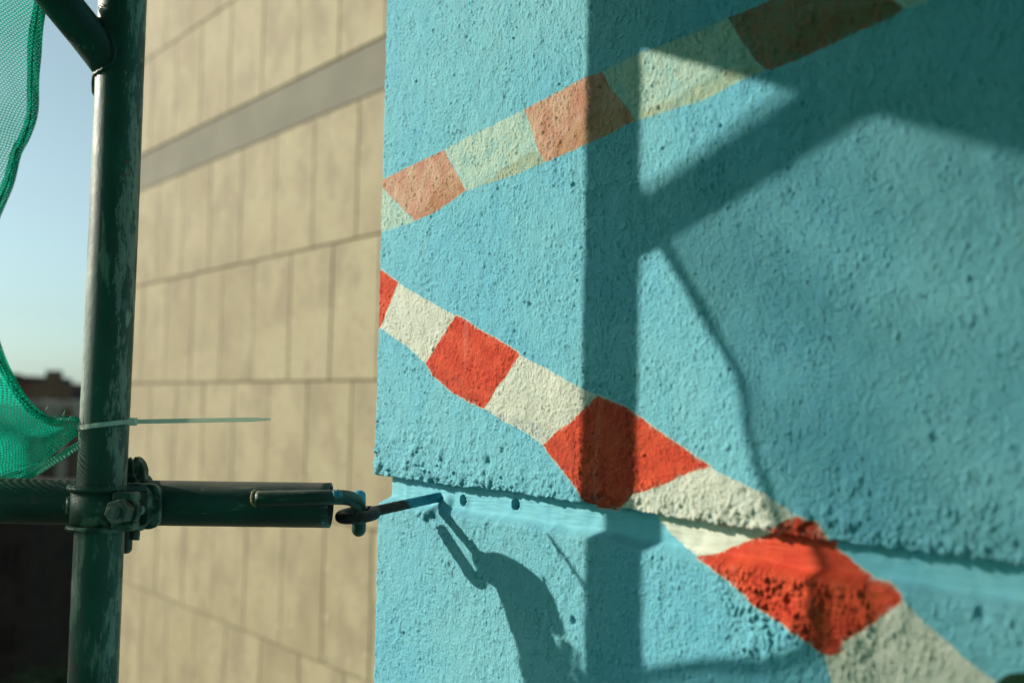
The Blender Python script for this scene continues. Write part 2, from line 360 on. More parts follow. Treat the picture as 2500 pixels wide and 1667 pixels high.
def wall_material():
    m = NT('painted_render'); ob = m.obj()
    wob = m.math('MULTIPLY', m.math('SUBTRACT', m.noise(170, detail=2), .5), .0026)
    wob2 = m.math('MULTIPLY', m.math('SUBTRACT', m.noise(520, detail=2), .5), .0016)
    wb = m.math('ADD', wob, wob2)
    def mask(nm, w=.0004, shift=0.):
        d_ = m.math('ADD', m.math('ADD', m.attr('sd_'+nm), wb), shift); return m.ramp(m.math('MULTIPLY', d_, -1.), -w, w)
    n1 = m.noise(3.2, detail=5); n2 = m.noise(90, detail=4); n3 = m.noise(18, detail=4, stretch=(1, 1, .25))
    c = m.mix(m.ramp(n1, .34, .66), (.122, .408, .535), (.178, .462, .535))
    c = m.mix(m.math('MULTIPLY', m.ramp(n2, .45, .75), .35), c, (.205, .52, .555))
    c = m.mix(m.math('MULTIPLY', m.ramp(n3, .5, .8), .35), c, (.088, .39, .515))
    # faded upper tape: thin coat over the blue
    thin = m.ramp(m.noise(60, detail=5), .25, .6)
    pale = m.mix(thin, (.27, .47, .43), (.42, .54, .43))
    c = m.mix(m.math('MULTIPLY', mask('pale', .0012), .88), c, pale)
    org = m.mix(m.ramp(m.noise(34, detail=5, stretch=(1, 1, .6)), .32, .68), (.45, .205, .125), (.53, .345, .235))
    c = m.mix(m.math('MULTIPLY', mask('orange', .0005), .97), c, org)
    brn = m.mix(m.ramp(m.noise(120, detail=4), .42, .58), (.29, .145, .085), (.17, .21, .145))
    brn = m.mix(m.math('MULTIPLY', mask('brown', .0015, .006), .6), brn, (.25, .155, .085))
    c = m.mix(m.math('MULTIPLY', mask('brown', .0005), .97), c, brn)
    c = m.mix(m.math('MULTIPLY', m.math('MULTIPLY', mask('ochre', .0025), m.math('ADD', .3, m.math('MULTIPLY', n2, .5))), 1.), c, m.mix(1., c, (.74, .62, .42), 'MULTIPLY'))
    # lower tape
    wht = m.mix(m.ramp(m.noise(26, detail=5), .3, .7), (.49, .525, .44), (.60, .625, .53))
    wht = m.mix(m.math('MULTIPLY', m.ramp(m.noise(12, detail=3), .55, .75), .4), wht, (.37, .46, .42))
    drag = m.noise(240, detail=4, stretch=(1, 1, .5)); pitm = m.attr('pit')
    def cover(nm):
        d_ = m.math('ADD', m.attr('sd_'+nm), wb); rim = m.ramp(d_, -.0045, 0.)
        miss = m.math('ADD', m.math('MULTIPLY', m.math('MULTIPLY', rim, m.ramp(drag, .50, .66)), .55), m.math('MULTIPLY', m.math('MULTIPLY', pitm, m.ramp(drag, .45, .6)), .22))
        return m.math('MULTIPLY', mask(nm), m.math('SUBTRACT', 1., m.math('MINIMUM', miss, 1.)))
    c = m.mix(cover('white'), c, wht)
    rd = m.mix(m.ramp(m.noise(40, detail=5), .3, .72), (.50, .045, .022), (.62, .085, .035))
    edge = m.math('MULTIPLY', mask('red', .0005, -.0013), .55)
    c = m.mix(edge, c, (.66, .50, .28))
    rd = m.mix(m.math('MULTIPLY', m.ramp(m.noise(22, detail=5, stretch=(1, 1, .4)), .55, .75), .5), rd, (.40, .030, .018))
    c = m.mix(cover('red'), c, rd)
    sm = m.math('MULTIPLY', mask('smear', .003), m.ramp(m.noise(150, detail=3, stretch=(1, 1, .6)), .40, .62))
    c = m.mix(m.math('MULTIPLY', sm, .55), c, m.mix(1., c, (.50, .62, .80), 'MULTIPLY'))
    c = m.mix(mask('green', .0006), c, (.012, .045, .02))
    # darker colour in the pits, faint dusty runs
    c = m.mix(m.math('MULTIPLY', m.math('MULTIPLY', pitm, m.ramp(m.noise(70), .4, .7)), .35), c, m.mix(1., c, (.55, .62, .66), 'MULTIPLY'))
    runs = m.math('MULTIPLY', m.ramp(m.noise(55, detail=4, stretch=(1, 1, .06)), .60, .78), .16)
    c = m.mix(runs, c, (.33, .45, .42))
    c = m.mix(m.attr('hole'), c, (.012, .016, .016))  # unpainted hole interiors, near-black colour also standing in for their shade
    m.set(color=c, rough=.7, spec=.12)
    hb = m.math('ADD', m.noise(1000, detail=2, stretch=(1, 1, .7)), m.math('MULTIPLY', m.noise(480, detail=3, rough=.7, stretch=(1, 1, .6)), 1.3))
    m.bump(m.math('MULTIPLY', hb, m.math('SUBTRACT', 1., m.math('MULTIPLY', m.attr('chan'), .8))), 1.0, .0013)
    return m.m
M_wall = wall_material()

def grid_mesh(name, pos, mat, parent, attrs=None):
    nz, ns = pos.shape[:2]; me = bpy.data.meshes.new(name)
    idx = np.arange(nz*ns).reshape(nz, ns); q = np.stack([idx[:-1, :-1], idx[1:, :-1], idx[1:, 1:], idx[:-1, 1:]], -1).reshape(-1, 4)
    me.vertices.add(nz*ns); me.vertices.foreach_set('co', pos.reshape(-1).astype(np.float32))
    nq = len(q); me.loops.add(nq*4); me.polygons.add(nq)
    me.loops.foreach_set('vertex_index', q.reshape(-1).astype(np.int32))
    me.polygons.foreach_set('loop_start', np.arange(0, nq*4, 4, dtype=np.int32))
    me.polygons.foreach_set('use_smooth', np.ones(nq, bool))
    me.update(calc_edges=True)
    for k, v in (attrs or {}).items():
        a = me.attributes.new(k, 'FLOAT', 'POINT'); a.data.foreach_set('value', v.reshape(-1).astype(np.float32))
    return link(name, me, mat, parent)

def wp(s, out, z): return D*s+N*out+Z*z
wall = empty('blue_wall', tuple(wp(.6, -WD, GROUND)))
tag(wall, 'rough turquoise rendered wall painted with red and white barrier tape stripes', 'wall')
grid_mesh('render_coat', P_, M_wall, wall, ATTR)
def sheet(name, corners, mat, parent, nu=1, nv=1):
    a, b, c, d_ = [np.asarray(x, float) for x in corners]; vs = []; fs = []
    for j in range(nv+1):
        for i in range(nu+1):
            s, t = i/nu, j/nv; vs.append((a*(1-s)+b*s)*(1-t)+(d_*(1-s)+c*s)*t)
    for j in range(nv):
        for i in range(nu):
            k = j*(nu+1)+i; fs.append((k, k+1, k+nu+2, k+nu+1))
    o = mesh(name, vs, fs, mat, parent)
    for nm in ATTR:
        at_ = o.data.attributes.new(nm, 'FLOAT', 'POINT'); at_.data.foreach_set('value', [.05]*len(vs))
    return o
LO = -WD-.004; RB = -SD_+.02
sheet('upper_render', [wp(SC, -WD, ZT), wp(-1.6, -WD, ZT), wp(-1.6, -WD, 4.), wp(SC, -WD, 4.)], M_wall, wall)
sheet('lower_render', [wp(SC-.004, LO, GROUND), wp(-1.6, LO, GROUND), wp(-1.6, LO, ZB), wp(SC-.004, LO, ZB)], M_wall, wall)
sheet('side_render', [wp(SR, -WD, -.095), wp(-1.6, -WD, -.095), wp(-1.6, -WD, ZT), wp(SR, -WD, ZT)], M_wall, wall)
sheet('side_render', [wp(SR, LO, ZB), wp(-1.6, LO, ZB), wp(-1.6, LO, -.135), wp(SR, LO, -.135)], M_wall, wall)
sheet('channel_render', [wp(SR, -WD-.016, -.136), wp(-1.6, -WD-.016, -.136), wp(-1.6, -WD-.016, -.094), wp(SR, -WD-.016, -.094)], M_wall, wall)
for nm, z0, z1, s_ in (('return_render', GROUND, ZB, SC-.004), ('return_render', ZB, ZT, SC-.001), ('return_render', ZT, 4., SC)):
    st = -WD-.07 if nm and z0 == ZB else -WD
    sheet(nm, [wp(s_, RB, z0), wp(s_, st, z0), wp(s_, st, z1), wp(s_, RB, z1)], M_wall, wall)

# ================================================================== STONE FACADE
def stone_material():
    m = NT('limestone'); oi = m.n('ObjectInfo'); ob = m.obj()
    add = m.n('VectorMath', operation='ADD'); m.l(ob, add.inputs[0])
    cmb = m.n('CombineXYZ'); sc_ = m.math('MULTIPLY', oi.outputs['Random'], 37.); [m.l(sc_, cmb.inputs[i]) for i in range(3)]
    m.l(cmb.outputs[0], add.inputs[1]); v = add.outputs[0]
    n1 = m.noise(1.6, v, detail=4); n2 = m.noise(5, v, detail=6, rough=.62, stretch=(1, 1, .62)); n3 = m.noise(22, v, detail=4)
    base = m.mix(oi.outputs['Random'], (.255, .213, .122), (.305, .259, .153))
    c = m.mix(m.math('MULTIPLY', m.ramp(n1, .38, .6), .75), base, (.322, .280, .168))
    c = m.mix(m.math('MULTIPLY', m.ramp(n2, .44, .66), .72), c, (.208, .168, .104))
    c = m.mix(m.math('MULTIPLY', m.ramp(n3, .55, .68), .55), c, (.19, .158, .096))
    c = m.mix(m.math('MULTIPLY', m.ramp(m.noise(14, v, detail=2), .66, .72), .7), c, (.38, .335, .215))
    m.set(color=c, rough=.75, spec=.25); m.bump(m.noise(80, v), .15, .01); return m.m
M_stone = stone_material()
M_band = plain('grey_concrete', (.168, .160, .118), .85, .10, 3, bump=.1)
M_mortar = plain('dark_joint', (.178, .148, .090), .95, .2, 6)
TW, TH, GAP, TD = .4285, .6835, .0066, .03
SEND = 7.584
sw = empty('stone_facade', tuple(wp(5, -SD_, GROUND)))
tag(sw, 'sunlit beige facade of tall limestone slabs behind the scaffold', 'wall')
bm = bmesh.new(); tile_me = {}
def tile_mesh(wd, hg):
    k = (round(wd, 3), round(hg, 3))
    if k in tile_me: return tile_me[k]
    bm = bmesh.new(); vs, fs = box_data((0, 0, 0), (1, 1, 1))
    bv = [bm.verts.new(tuple(D*(x*wd)+N*((y-1)*TD)+Z*(z*hg))) for x, y, z in vs]; [bm.faces.new([bv[i] for i in f]) for f in fs]
    bmesh.ops.recalc_face_normals(bm, faces=bm.faces[:])
    bmesh.ops.bevel(bm, geom=bm.edges[:], offset=.003, segments=1, affect='EDGES')
    me = bpy.data.meshes.new('stone_slab'); bm.to_mesh(me); bm.free(); me.materials.append(M_stone); tile_me[k] = me; return me
def stone(s, z, wd, hg):
    o = bpy.data.objects.new('stone_slab', tile_mesh(wd, hg)); COL.objects.link(o); o.parent = sw
    j = np.array([0, 0, 0])+N*random.uniform(-.0015, .0015)
    o.location = Vector(wp(s, -SD_, z)+j)-sw.location
for z, par in [(.1015, 1), (.785, 0), (-.582, 0), (-1.2655, 1), (-1.949, 0), (-2.6325, 1), (1.726, 1), (2.4095, 0), (3.093, 1)]:
    s = 4.332 if par else 4.118
    while s > 2.9: s -= TW
    while s < SEND-.02:
        e = min(s+TW, SEND); stone(s+.0025, z+GAP/2, e-s-.005, TH-GAP); s += TW
box_ = lambda nm, s0, s1, o0, o1, z0, z1, mat, par: prism(nm, [wp(s0, o0, z0), wp(s1, o0, z0), wp(s1, o1, z0), wp(s0, o1, z0)], Z*(z1-z0), mat, par)
box_('band_course', 1.3, SEND, -SD_-.03, -SD_-.006, 1.475, 1.722, M_band, sw)
box_('backing_wall', .9, SEND-.004, -SD_-.5, -SD_-.019, GROUND, 5.2, M_mortar, sw)
box_('plain_stone_lower', 1.3, SEND, -SD_-.018, -SD_-.002, GROUND, -2.64, M_stone, sw)
box_('plain_stone_upper', 1.3, SEND, -SD_-.018, -SD_-.002, 3.785, 5.2, M_stone, sw)

# ================================================================== SCAFFOLD METAL
def tube_material(name, seed, worn=.5, dark=(.007, .043, .027), rustiness=.5, streak=(9, 9, 1.6), side=None, dust=0.):
    m = NT(name); mp = m.n('Mapping'); mp.inputs['Location'].default_value = (seed, seed*2.1, seed*.7); m.l(m.obj(), mp.inputs[0]); v = mp.outputs[0]
    st = m.noise(9, v, detail=6, rough=.62, stretch=streak); bl = m.noise(11, v, detail=4); fi = m.noise(260, v, detail=3, stretch=(1, 1, .5)); big = m.noise(5, v, detail=2)
    c = m.mix(m.ramp(bl, .3, .7), dark, tuple(x*1.9 for x in dark))
    k = m.math('MULTIPLY', m.ramp(m.math('ADD', m.math('MULTIPLY', st, .75), m.math('MULTIPLY', big, .35)), .66-.14*worn, .74-.12*worn), .8)
    c = m.mix(k, c, m.mix(fi, (.10, .15, .105), (.23, .27, .20)))
    if side is not None:
        sx = m.n('SeparateXYZ'); m.l(m.obj(), sx.inputs[0]); xr = m.math('DIVIDE', m.math('SUBTRACT', sx.outputs[0], side), TR)
        wr = m.math('MAXIMUM', m.ramp(xr, .25, .75), m.math('MULTIPLY', m.ramp(m.math('MULTIPLY', xr, -1.), .5, .8), .9))  # side wear; left edge also paled in colour to widen its sunlit strip
        ws = m.noise(20, v, detail=8, rough=.78, stretch=(3, 3, .7))
        kw = m.ramp(m.math('ADD', ws, m.math('MULTIPLY', wr, .13)), .615, .66)
        c = m.mix(m.math('MULTIPLY', kw, .85), c, m.mix(fi, (.08, .12, .085), (.30, .33, .26)))
    k2 = m.ramp(m.noise(26, v, detail=3, stretch=(1, 1, .45)), .66, .70)
    c = m.mix(m.math('MULTIPLY', k2, .85), c, (.25, .32, .26))
    k3 = m.math('MULTIPLY', m.ramp(m.noise(31, v, detail=5), .64, .70), rustiness)
    c = m.mix(k3, c, (.15, .045, .022))
    rg = m.math('ADD', .36, m.math('MULTIPLY', m.noise(40, v, detail=4), .3))
    if dust:
        ge = m.n('NewGeometry'); gz = m.n('SeparateXYZ'); m.l(ge.outputs['Normal'], gz.inputs[0])
        kd = m.math('MULTIPLY', m.ramp(m.math('ADD', gz.outputs[2], m.math('MULTIPLY', m.math('SUBTRACT', bl, .5), .8)), .55, 1.0), dust)
        c = m.mix(kd, c, (.11, .10, .075)); rg = m.math('ADD', rg, m.math('MULTIPLY', kd, .4))
    m.set(color=c, rough=rg, spec=.45)
    m.bump(m.math('ADD', m.math('MULTIPLY', k, -.6), m.math('ADD', fi, m.noise(120, v, detail=4))), .35, .0006)
    return m.m
M_up = tube_material('worn_green_upright', 3.1, .42, rustiness=.9, side=T[0])
M_tie = tube_material('green_tie_tube_paint', 8.4, .18, (.007, .030, .021), .4, (1.6, 9, 9), dust=.9)
M_brace = tube_material('dark_brace_paint', 5.2, .12, (.005, .024, .017), .4)
M_coup = tube_material('coupler_paint', 6.6, .7, (.011, .034, .022), .35, (6, 6, 6))
M_nut = tube_material('nut_steel', 2.3, .4, (.045, .058, .044), .5, (6, 6, 6))
M_rust = plain('rusty_dark_iron', (.020, .012, .009), .6, .45, 60, spec=.5, bump=.3, bs=200)
M_bluep = plain('blue_paint_drips', (.030, .255, .37), .5, .2, 50, spec=.4)

fr = empty('scaffold_frame', (T[0], T[1], GROUND))
tag(fr, 'worn dark green scaffold upright tube with a slanting brace at upper left', 'scaffold')
zs = np.concatenate([[-3.2], np.linspace(-.6, .7, 160), [2.2]])
up = sweep('upright', [T+Z*z+np.array([.0005*math.sin(z*9), .0004*math.cos(z*7), 0]) for z in zs], TR, M_up, fr, seg=64, jitter=.004)
bdir = N*.71+Z*.70; bdir /= np.linalg.norm(bdir); B0 = T+Z*.340
bp = [B0+bdir*.004+bdir*t for t in np.linspace(0, .9, 40)]
br = [.0205+.0 for t in bp]; br[0] = .0225; br[1] = .0212
sweep('brace', bp, [r*.95 for r in br], M_brace, fr, seg=40)
# weld collar round the foot of the brace and a lug of old tape below it
wc = []
side = np.cross(bdir, Z); side /= np.linalg.norm(side); upv = np.cross(side, bdir)
for k in range(49):
    a = 2*math.pi*k/48; o = side*math.cos(a)*.0205+upv*math.sin(a)*.0205
    # slide along the brace until it meets the upright
    q = B0+o; lo_, hi_ = -.06, .15
    for _ in range(40):
        mid = (lo_+hi_)/2; pnt = q+bdir*mid
        if np.hypot(pnt[0]-T[0], pnt[1]-T[1]) < TR: lo_ = mid
        else: hi_ = mid
    wc.append(q+bdir*mid)
sweep('weld', wc, [.0024+.0005*math.sin(k*2.3)+.0005*random.random() for k in range(49)], M_brace, fr, seg=8)
prism('lug', [at(u, v, 1.020) for u, v in ((236, 172), (230, 176), (222, 183), (220, 200), (221, 224), (226, 234), (232, 236), (236, 228))], np.array([.002, .012, 0]), M_brace, fr, .0016)
M_wood = plain('weathered_timber', (.10, .082, .058), .85, .3, 14, bump=.2)
# the lifts of the scaffold the photographer stands in: boards run along the wall above and below the picture
for nm, z_, s1, cnt, lab in (('scaffold_board', .5415, 1.058, 5, 'timber boards of the lift above the picture'), ('scaffold_board', -1.52, 1.02, 5, 'timber boards of the lift under the picture')):
    for k in range(cnt):
        o0 = (-.372 if z_ > 0 else -WD+.07)+k*.232
        o = prism(nm, [wp(s1-random.uniform(0, .004 if z_ > 0 else .03), o0, z_), wp(-2.4, o0, z_), wp(-2.4, o0+.225, z_), wp(s1-random.uniform(0, .004), o0+.225, z_)], Z*.04, M_wood, fr, .003, 1)
prism('toe_board', [wp(1.018, -.378, .545), wp(-2.4, -.378, .545), wp(-2.4, -.404, .545), wp(1.018, -.404, .545)], Z*.22, M_wood, fr, .003, 1)

# ---- tie tube with hook
TA = at(0, 1222, 1.081); TB = at(806.5, 1233, 1.088); td = (TB-TA)/np.linalg.norm(TB-TA)
tt = empty('tie_tube', tuple((TA+TB)/2)); tag(tt, 'dark green horizontal scaffold tube with open end and welded hook', 'scaffold tube')
L_ = 1.15; xs = np.concatenate([[0], np.linspace(L_-.8, L_, 90)]); P = [TB-td*(L_-x) for x in xs]
vo, fo = sweep_data(P, .02415, 48, cap=False, jitter=.003); vi, fi_ = sweep_data([TB-td*.3, TB-td*.1, TB-td*.0003, TB], [.0209, .0209, .0209, .0213], 48, cap=False)
b = len(vo); fs = fo+[tuple(b+i for i in f[::-1]) for f in fi_]
lo_o = (len(P)-1)*48; li_o = b+3*48
fs += [(lo_o+k, lo_o+(k+1) % 48, li_o+(k+1) % 48, li_o+k) for k in range(48)]
mesh('tube', vo+vi, fs, M_tie, tt, smooth=True)
ys = [1.0555, 1.0555, 1.0565, 1.060, 1.069, 1.083, 1.096, 1.105, 1.110, 1.112]
hk = [at(627, 1216, 1.0555), at(700, 1215, 1.0558), at(770, 1214, 1.058), at(815, 1213.5, 1.066), at(840, 1214, 1.078), at(857, 1217, 1.092), at(870, 1226, 1.104), at(876, 1241, 1.111), at(877, 1262, 1.116), at(876, 1283, 1.119),
      at(876, 1292, 1.124), at(876, 1286, 1.132), at(876, 1262, 1.143), at(876, 1235, 1.157), at(876, 1208, 1.170)]
HP = catmull(hk, 8)
hook = sweep('hook', HP, .0079, M_tie, tt, seg=24)
sweep('painted_tip', HP[-8:], [.0081]*8, M_bluep, hook, seg=24)
hook2 = catmull([at(812, 1206, 1.0575), at(822, 1207, 1.058), at(836, 1211, 1.064)], 5)
# dab of blue paint on the bend
dab = []; c0 = at(822, 1203, 1.053)
bmd = bmesh.new(); bmesh.ops.create_icosphere(bmd, subdivisions=3, radius=1)
for v_ in bmd.verts:
    n_ = 1+.18*math.sin(v_.co.x*5+v_.co.z*4); v_.co = Vector((v_.co.x*.0055*n_, v_.co.y*.0022, v_.co.z*.0040*n_))
bmd.transform(Matrix.Translation(Vector(at(825, 1205, 1.0545)))@Matrix.Rotation(rad(28), 4, 'Y')@Matrix.Rotation(rad(-18), 4, 'X'))
md = bpy.data.meshes.new('paint_dab'); bmd.to_mesh(md); bmd.free(); md.polygons.foreach_set('use_smooth', [True]*len(md.polygons)); link('paint_dab', md, M_bluep, hook)
# weld beads
M_weld = plain('weld_rust', (.16, .12, .055), .7, .5, 120, spec=.4, bump=.3, bs=300)
sweep('weld_bead', catmull([at(626, 1199, 1.061), at(619, 1205, 1.057), at(617, 1215, 1.055), at(620, 1226, 1.056), at(628, 1233, 1.058)], 6), [.0022+.0011*random.random() for _ in range(25)], M_weld, tt, seg=8)
sweep('weld_bead', catmull([at(632, 1234, 1.0575), at(680, 1232, 1.0585), at(740, 1233, 1.0595), at(800, 1234, 1.063)], 10), [.0018+.0008*random.random() for _ in range(31)], M_tie, tt, seg=8)

# ---- eye bolt
eb = empty('eye_bolt', tuple(wp(.93, -WD-.016, -.11))); tag(eb, 'rusty eye bolt screwed into the wall groove, half painted blue', 'eye bolt')
WB = ray(1072, 1213); WB = WB*(-(WD+.016)/(WB@N)); RC = np.array([-.1662, 1.1060, -.1238])
ringR, wireR = .0190, .0062
axis = (WB-RC)/np.linalg.norm(WB-RC); re = RC+axis*(ringR-.001)
rdp = [re+(WB-re)*t for t in np.linspace(0, 1.06, 24)]
mr = NT('rust_and_blue_paint'); vm = mr.n('VectorMath', operation='DOT_PRODUCT'); mr.l(mr.obj(), vm.inputs[0]); vm.inputs[1].default_value = tuple(axis)
al0 = float(re@axis); lw = float((WB-re)@axis)
nzr = mr.math('MULTIPLY', mr.math('SUBTRACT', mr.noise(130, detail=4), .5), .022)
kp = mr.ramp(mr.math('ADD', mr.math('SUBTRACT', vm.outputs['Value'], al0), nzr), lw*.46, lw*.56)
rc = mr.mix(mr.ramp(mr.noise(160, detail=4), .35, .7), (.014, .009, .007), (.050, .024, .014)); bc = mr.mix(mr.ramp(mr.noise(90, detail=3), .3, .7), (.024, .215, .33), (.045, .30, .40))
mr.set(color=mr.mix(kp, rc, bc), rough=.58, spec=.4); mr.bump(mr.noise(320, detail=4), .6, .0008); M_rod = mr.m
sweep('rod', [re+(WB-re)*t for t in np.linspace(0, 1.06, 40)], [.0058+.00015*math.sin(k*1.7) for k in range(40)], M_rod, eb, seg=24, jitter=.018)
e1 = axis*1.0; e1[2] = 0; e1 /= np.linalg.norm(e1); tilt = axis; e2 = np.cross(Z, tilt); e2 /= np.linalg.norm(e2)
rp = [RC+ringR*(math.cos(a)*tilt+math.sin(a)*e2) for a in np.linspace(math.pi*.06, math.pi*1.97, 46)]
sweep('eye', rp, wireR, M_rust, eb, seg=18, dome=True, jitter=.015)

# ---- coupler
CZ = -.1125
cp = empty('coupler', (T[0], T[1], CZ)); tag(cp, 'bolted scaffold coupler joining upright and horizontal tube', 'coupler')
def band(name, r0, r1, a0, a1, z0, z1, mat, parent, seg=40, cx=T, tail=None):
    vs = []; fs = []; A = np.linspace(rad(a0), rad(a1), seg+1)
    pts_i = [cx+r0*np.array([math.cos(a), math.sin(a), 0]) for a in A]; pts_o = [cx+r1*np.array([math.cos(a), math.sin(a), 0]) for a in A]
    if tail:                                            # straight ends
        for dv in tail[0]: pts_i.insert(0, pts_i[0]+np.array(dv)); pts_o.insert(0, pts_o[0]+np.array(dv))
        for dv in tail[1]: pts_i.append(pts_i[-1]+np.array(dv)); pts_o.append(pts_o[-1]+np.array(dv))
    m_ = len(pts_i)
    for i in range(m_):
        vs += [pts_i[i]+Z*z0, pts_o[i]+Z*z0, pts_o[i]+Z*z1, pts_i[i]+Z*z1]
    for i in range(m_-1):
        for k in range(4): fs.append((i*4+k, i*4+(k+1) % 4, (i+1)*4+(k+1) % 4, (i+1)*4+k))
    fs += [(3, 2, 1, 0), tuple((m_-1)*4+k for k in range(4))]
    o = mesh(name, vs, fs, mat, parent); bm = bmesh.new(); bm.from_mesh(o.data); bmesh.ops.recalc_face_normals(bm, faces=bm.faces[:])
    ed = [e for e in bm.edges if e.is_manifold and e.calc_face_angle() > .8]
    bmesh.ops.bevel(bm, geom=ed, offset=.0011, segments=2, affect='EDGES'); bm.to_mesh(o.data); bm.free()
    o.data.polygons.foreach_set('use_smooth', [True]*len(o.data.polygons)); 
    md_ = o.modifiers.new('n', 'WEIGHTED_NORMAL') if False else None
    return o
z0, z1 = CZ-.0215, CZ+.0225
band('front_cap', TR+.0004, TR+.0052, 172, 352, z0, z1, M_coup, cp, tail=([(-.004, .004, 0)], [(.006, .001, 0), (.006, .004, 0)]))
band('rim', TR+.0049, TR+.0092, 168, 340, z1-.0052, z1+.0008, M_coup, cp, tail=([(-.002, .005, 0)], [(.008, .004, 0), (.008, .006, 0)]))
band('rim', TR+.0049, TR+.0088, 168, 340, z0-.0008, z0+.0048, M_coup, cp, tail=([(-.002, .005, 0)], [(.008, .004, 0), (.008, .006, 0)]))
# hinge knuckle at the left
for zc in (CZ+.001,):
    sweep('hinge_knuckle', [T+np.array([-.0335, .006, 0])+Z*(zc-.0085), T+np.array([-.0335, .006, 0])+Z*(zc+.0085)], .0048, M_coup, cp, seg=18)
# saddle plate behind the upright
def rrect(x0, x1, z0_, z1_, r, y, k=5):
    out = []
    for cx_, cz_, a0 in ((x1-r, z1_-r, 0), (x0+r, z1_-r, 90), (x0+r, z0_+r, 180), (x1-r, z0_+r, 270)):
        for i in range(k+1):
            a = rad(a0+90*i/k); out.append(np.array([cx_+r*math.cos(a), y, cz_+r*math.sin(a)]))
    return out
prism('saddle', rrect(T[0]-.0375, T[0]+.0545, CZ-.0235, CZ+.0235, .011, 1.0465), np.array([0, .0085, 0]), M_coup, cp, .0012)
prism('saddle_lip', rrect(T[0]+.0255, T[0]+.0475, CZ-.0205, CZ+.0205, .009, 1.0335), np.array([0, .014, 0]), M_coup, cp, .0012)
# rear clamp round the horizontal tube, its tongue above and tail below
hc = np.array([0, TA[1]+.0035, CZ])
vs = []; fs = []; A = np.linspace(rad(-75), rad(255), 40)
for i, a in enumerate(A):
    for (r_, x_) in ((.0246, -.024), (.0298, -.024), (.0298, .026), (.0246, .026)):
        vs.append(np.array([T[0]+x_, hc[1]+r_*math.cos(a-rad(0))*1., CZ+r_*math.sin(a)]))
for i in range(len(A)-1):
    for k in range(4): fs.append((i*4+k, i*4+(k+1) % 4, (i+1)*4+(k+1) % 4, (i+1)*4+k))
fs += [(3, 2, 1, 0), tuple((len(A)-1)*4+k for k in range(4))]
vs = [np.array([v[0], 2*hc[1]-v[1] if False else v[1], v[2]]) for v in vs]
mesh('rear_cap', vs, fs, M_coup, cp)
tg = [(315, 1178), (317, 1135), (322, 1120), (328, 1114), (338, 1119), (347, 1131), (352, 1147), (352, 1172), (346, 1180), (336, 1180)]
prism('tongue', [at(u, v, 1.062) for u, v in tg], np.array([.001, .012, 0]), M_coup, cp, .0016)
fg = [(306, 1176), (310, 1118), (318, 1115), (324, 1126), (325, 1150), (331, 1168), (341, 1180), (338, 1186), (306, 1186)]
prism('tongue_flange', [at(u, v, 1.056) for u, v in fg], np.array([0, .004, 0]), M_coup, cp, .0012)
sweep('rear_bolt', [at(310, 1282, 1.07), at(309, 1300, 1.068), at(308, 1337, 1.066)], .0062, M_nut, cp, seg=14, dome=True)
sweep('rear_nut', [at(330, 1276, 1.071), at(329, 1300, 1.069), at(327, 1318, 1.068)], .0056, M_nut, cp, seg=6)
# bolt and nut
bx0 = at(352, 1243, 1.040); bx1 = at(272, 1250, .9845); ba = (bx1-bx0)/np.linalg.norm(bx1-bx0); Lb = np.linalg.norm(bx1-bx0)
sweep('bolt', [bx0, bx0+ba*Lb*.5, bx1-ba*.001, bx1], [.0058, .0058, .0058, .0048], M_nut, cp, seg=28)
na = [bx1-ba*.0215, bx1-ba*.0205, bx1-ba*.0072, bx1-ba*.0062]
bmn = bmesh.new()
t_, X_, Y_ = frames(np.array(na)); vs = []; fs = []
for i, (p_, r_) in enumerate(zip(na, (.0118, .0130, .0130, .0114))):
    for k in range(6):
        a = math.pi*2*(k+.25)/6; vs.append(p_+r_*(math.cos(a)*X_[i]+math.sin(a)*Y_[i]))
for i in range(3):
    for k in range(6): fs.append((i*6+k, i*6+(k+1) % 6, (i+1)*6+(k+1) % 6, (i+1)*6+k))
fs += [tuple(range(6))[::-1], tuple(range(18, 24))]
mesh('nut', vs, fs, M_nut, cp)
sweep('washer', [bx1-ba*.0285, bx1-ba*.0283, bx1-ba*.0216, bx1-ba*.0214], [.0135, .0148, .0142, .0128], M_coup, cp, seg=32)
box('fork_end', (T[0]+.0215, 1.001, CZ+.0085), (T[0]+.0455, 1.018, CZ+.0185), M_coup, cp, .003, 2)
box('fork_end', (T[0]+.0215, 1.001, CZ-.0195), (T[0]+.0455, 1.018, CZ-.0105), M_coup, cp, .003, 2)

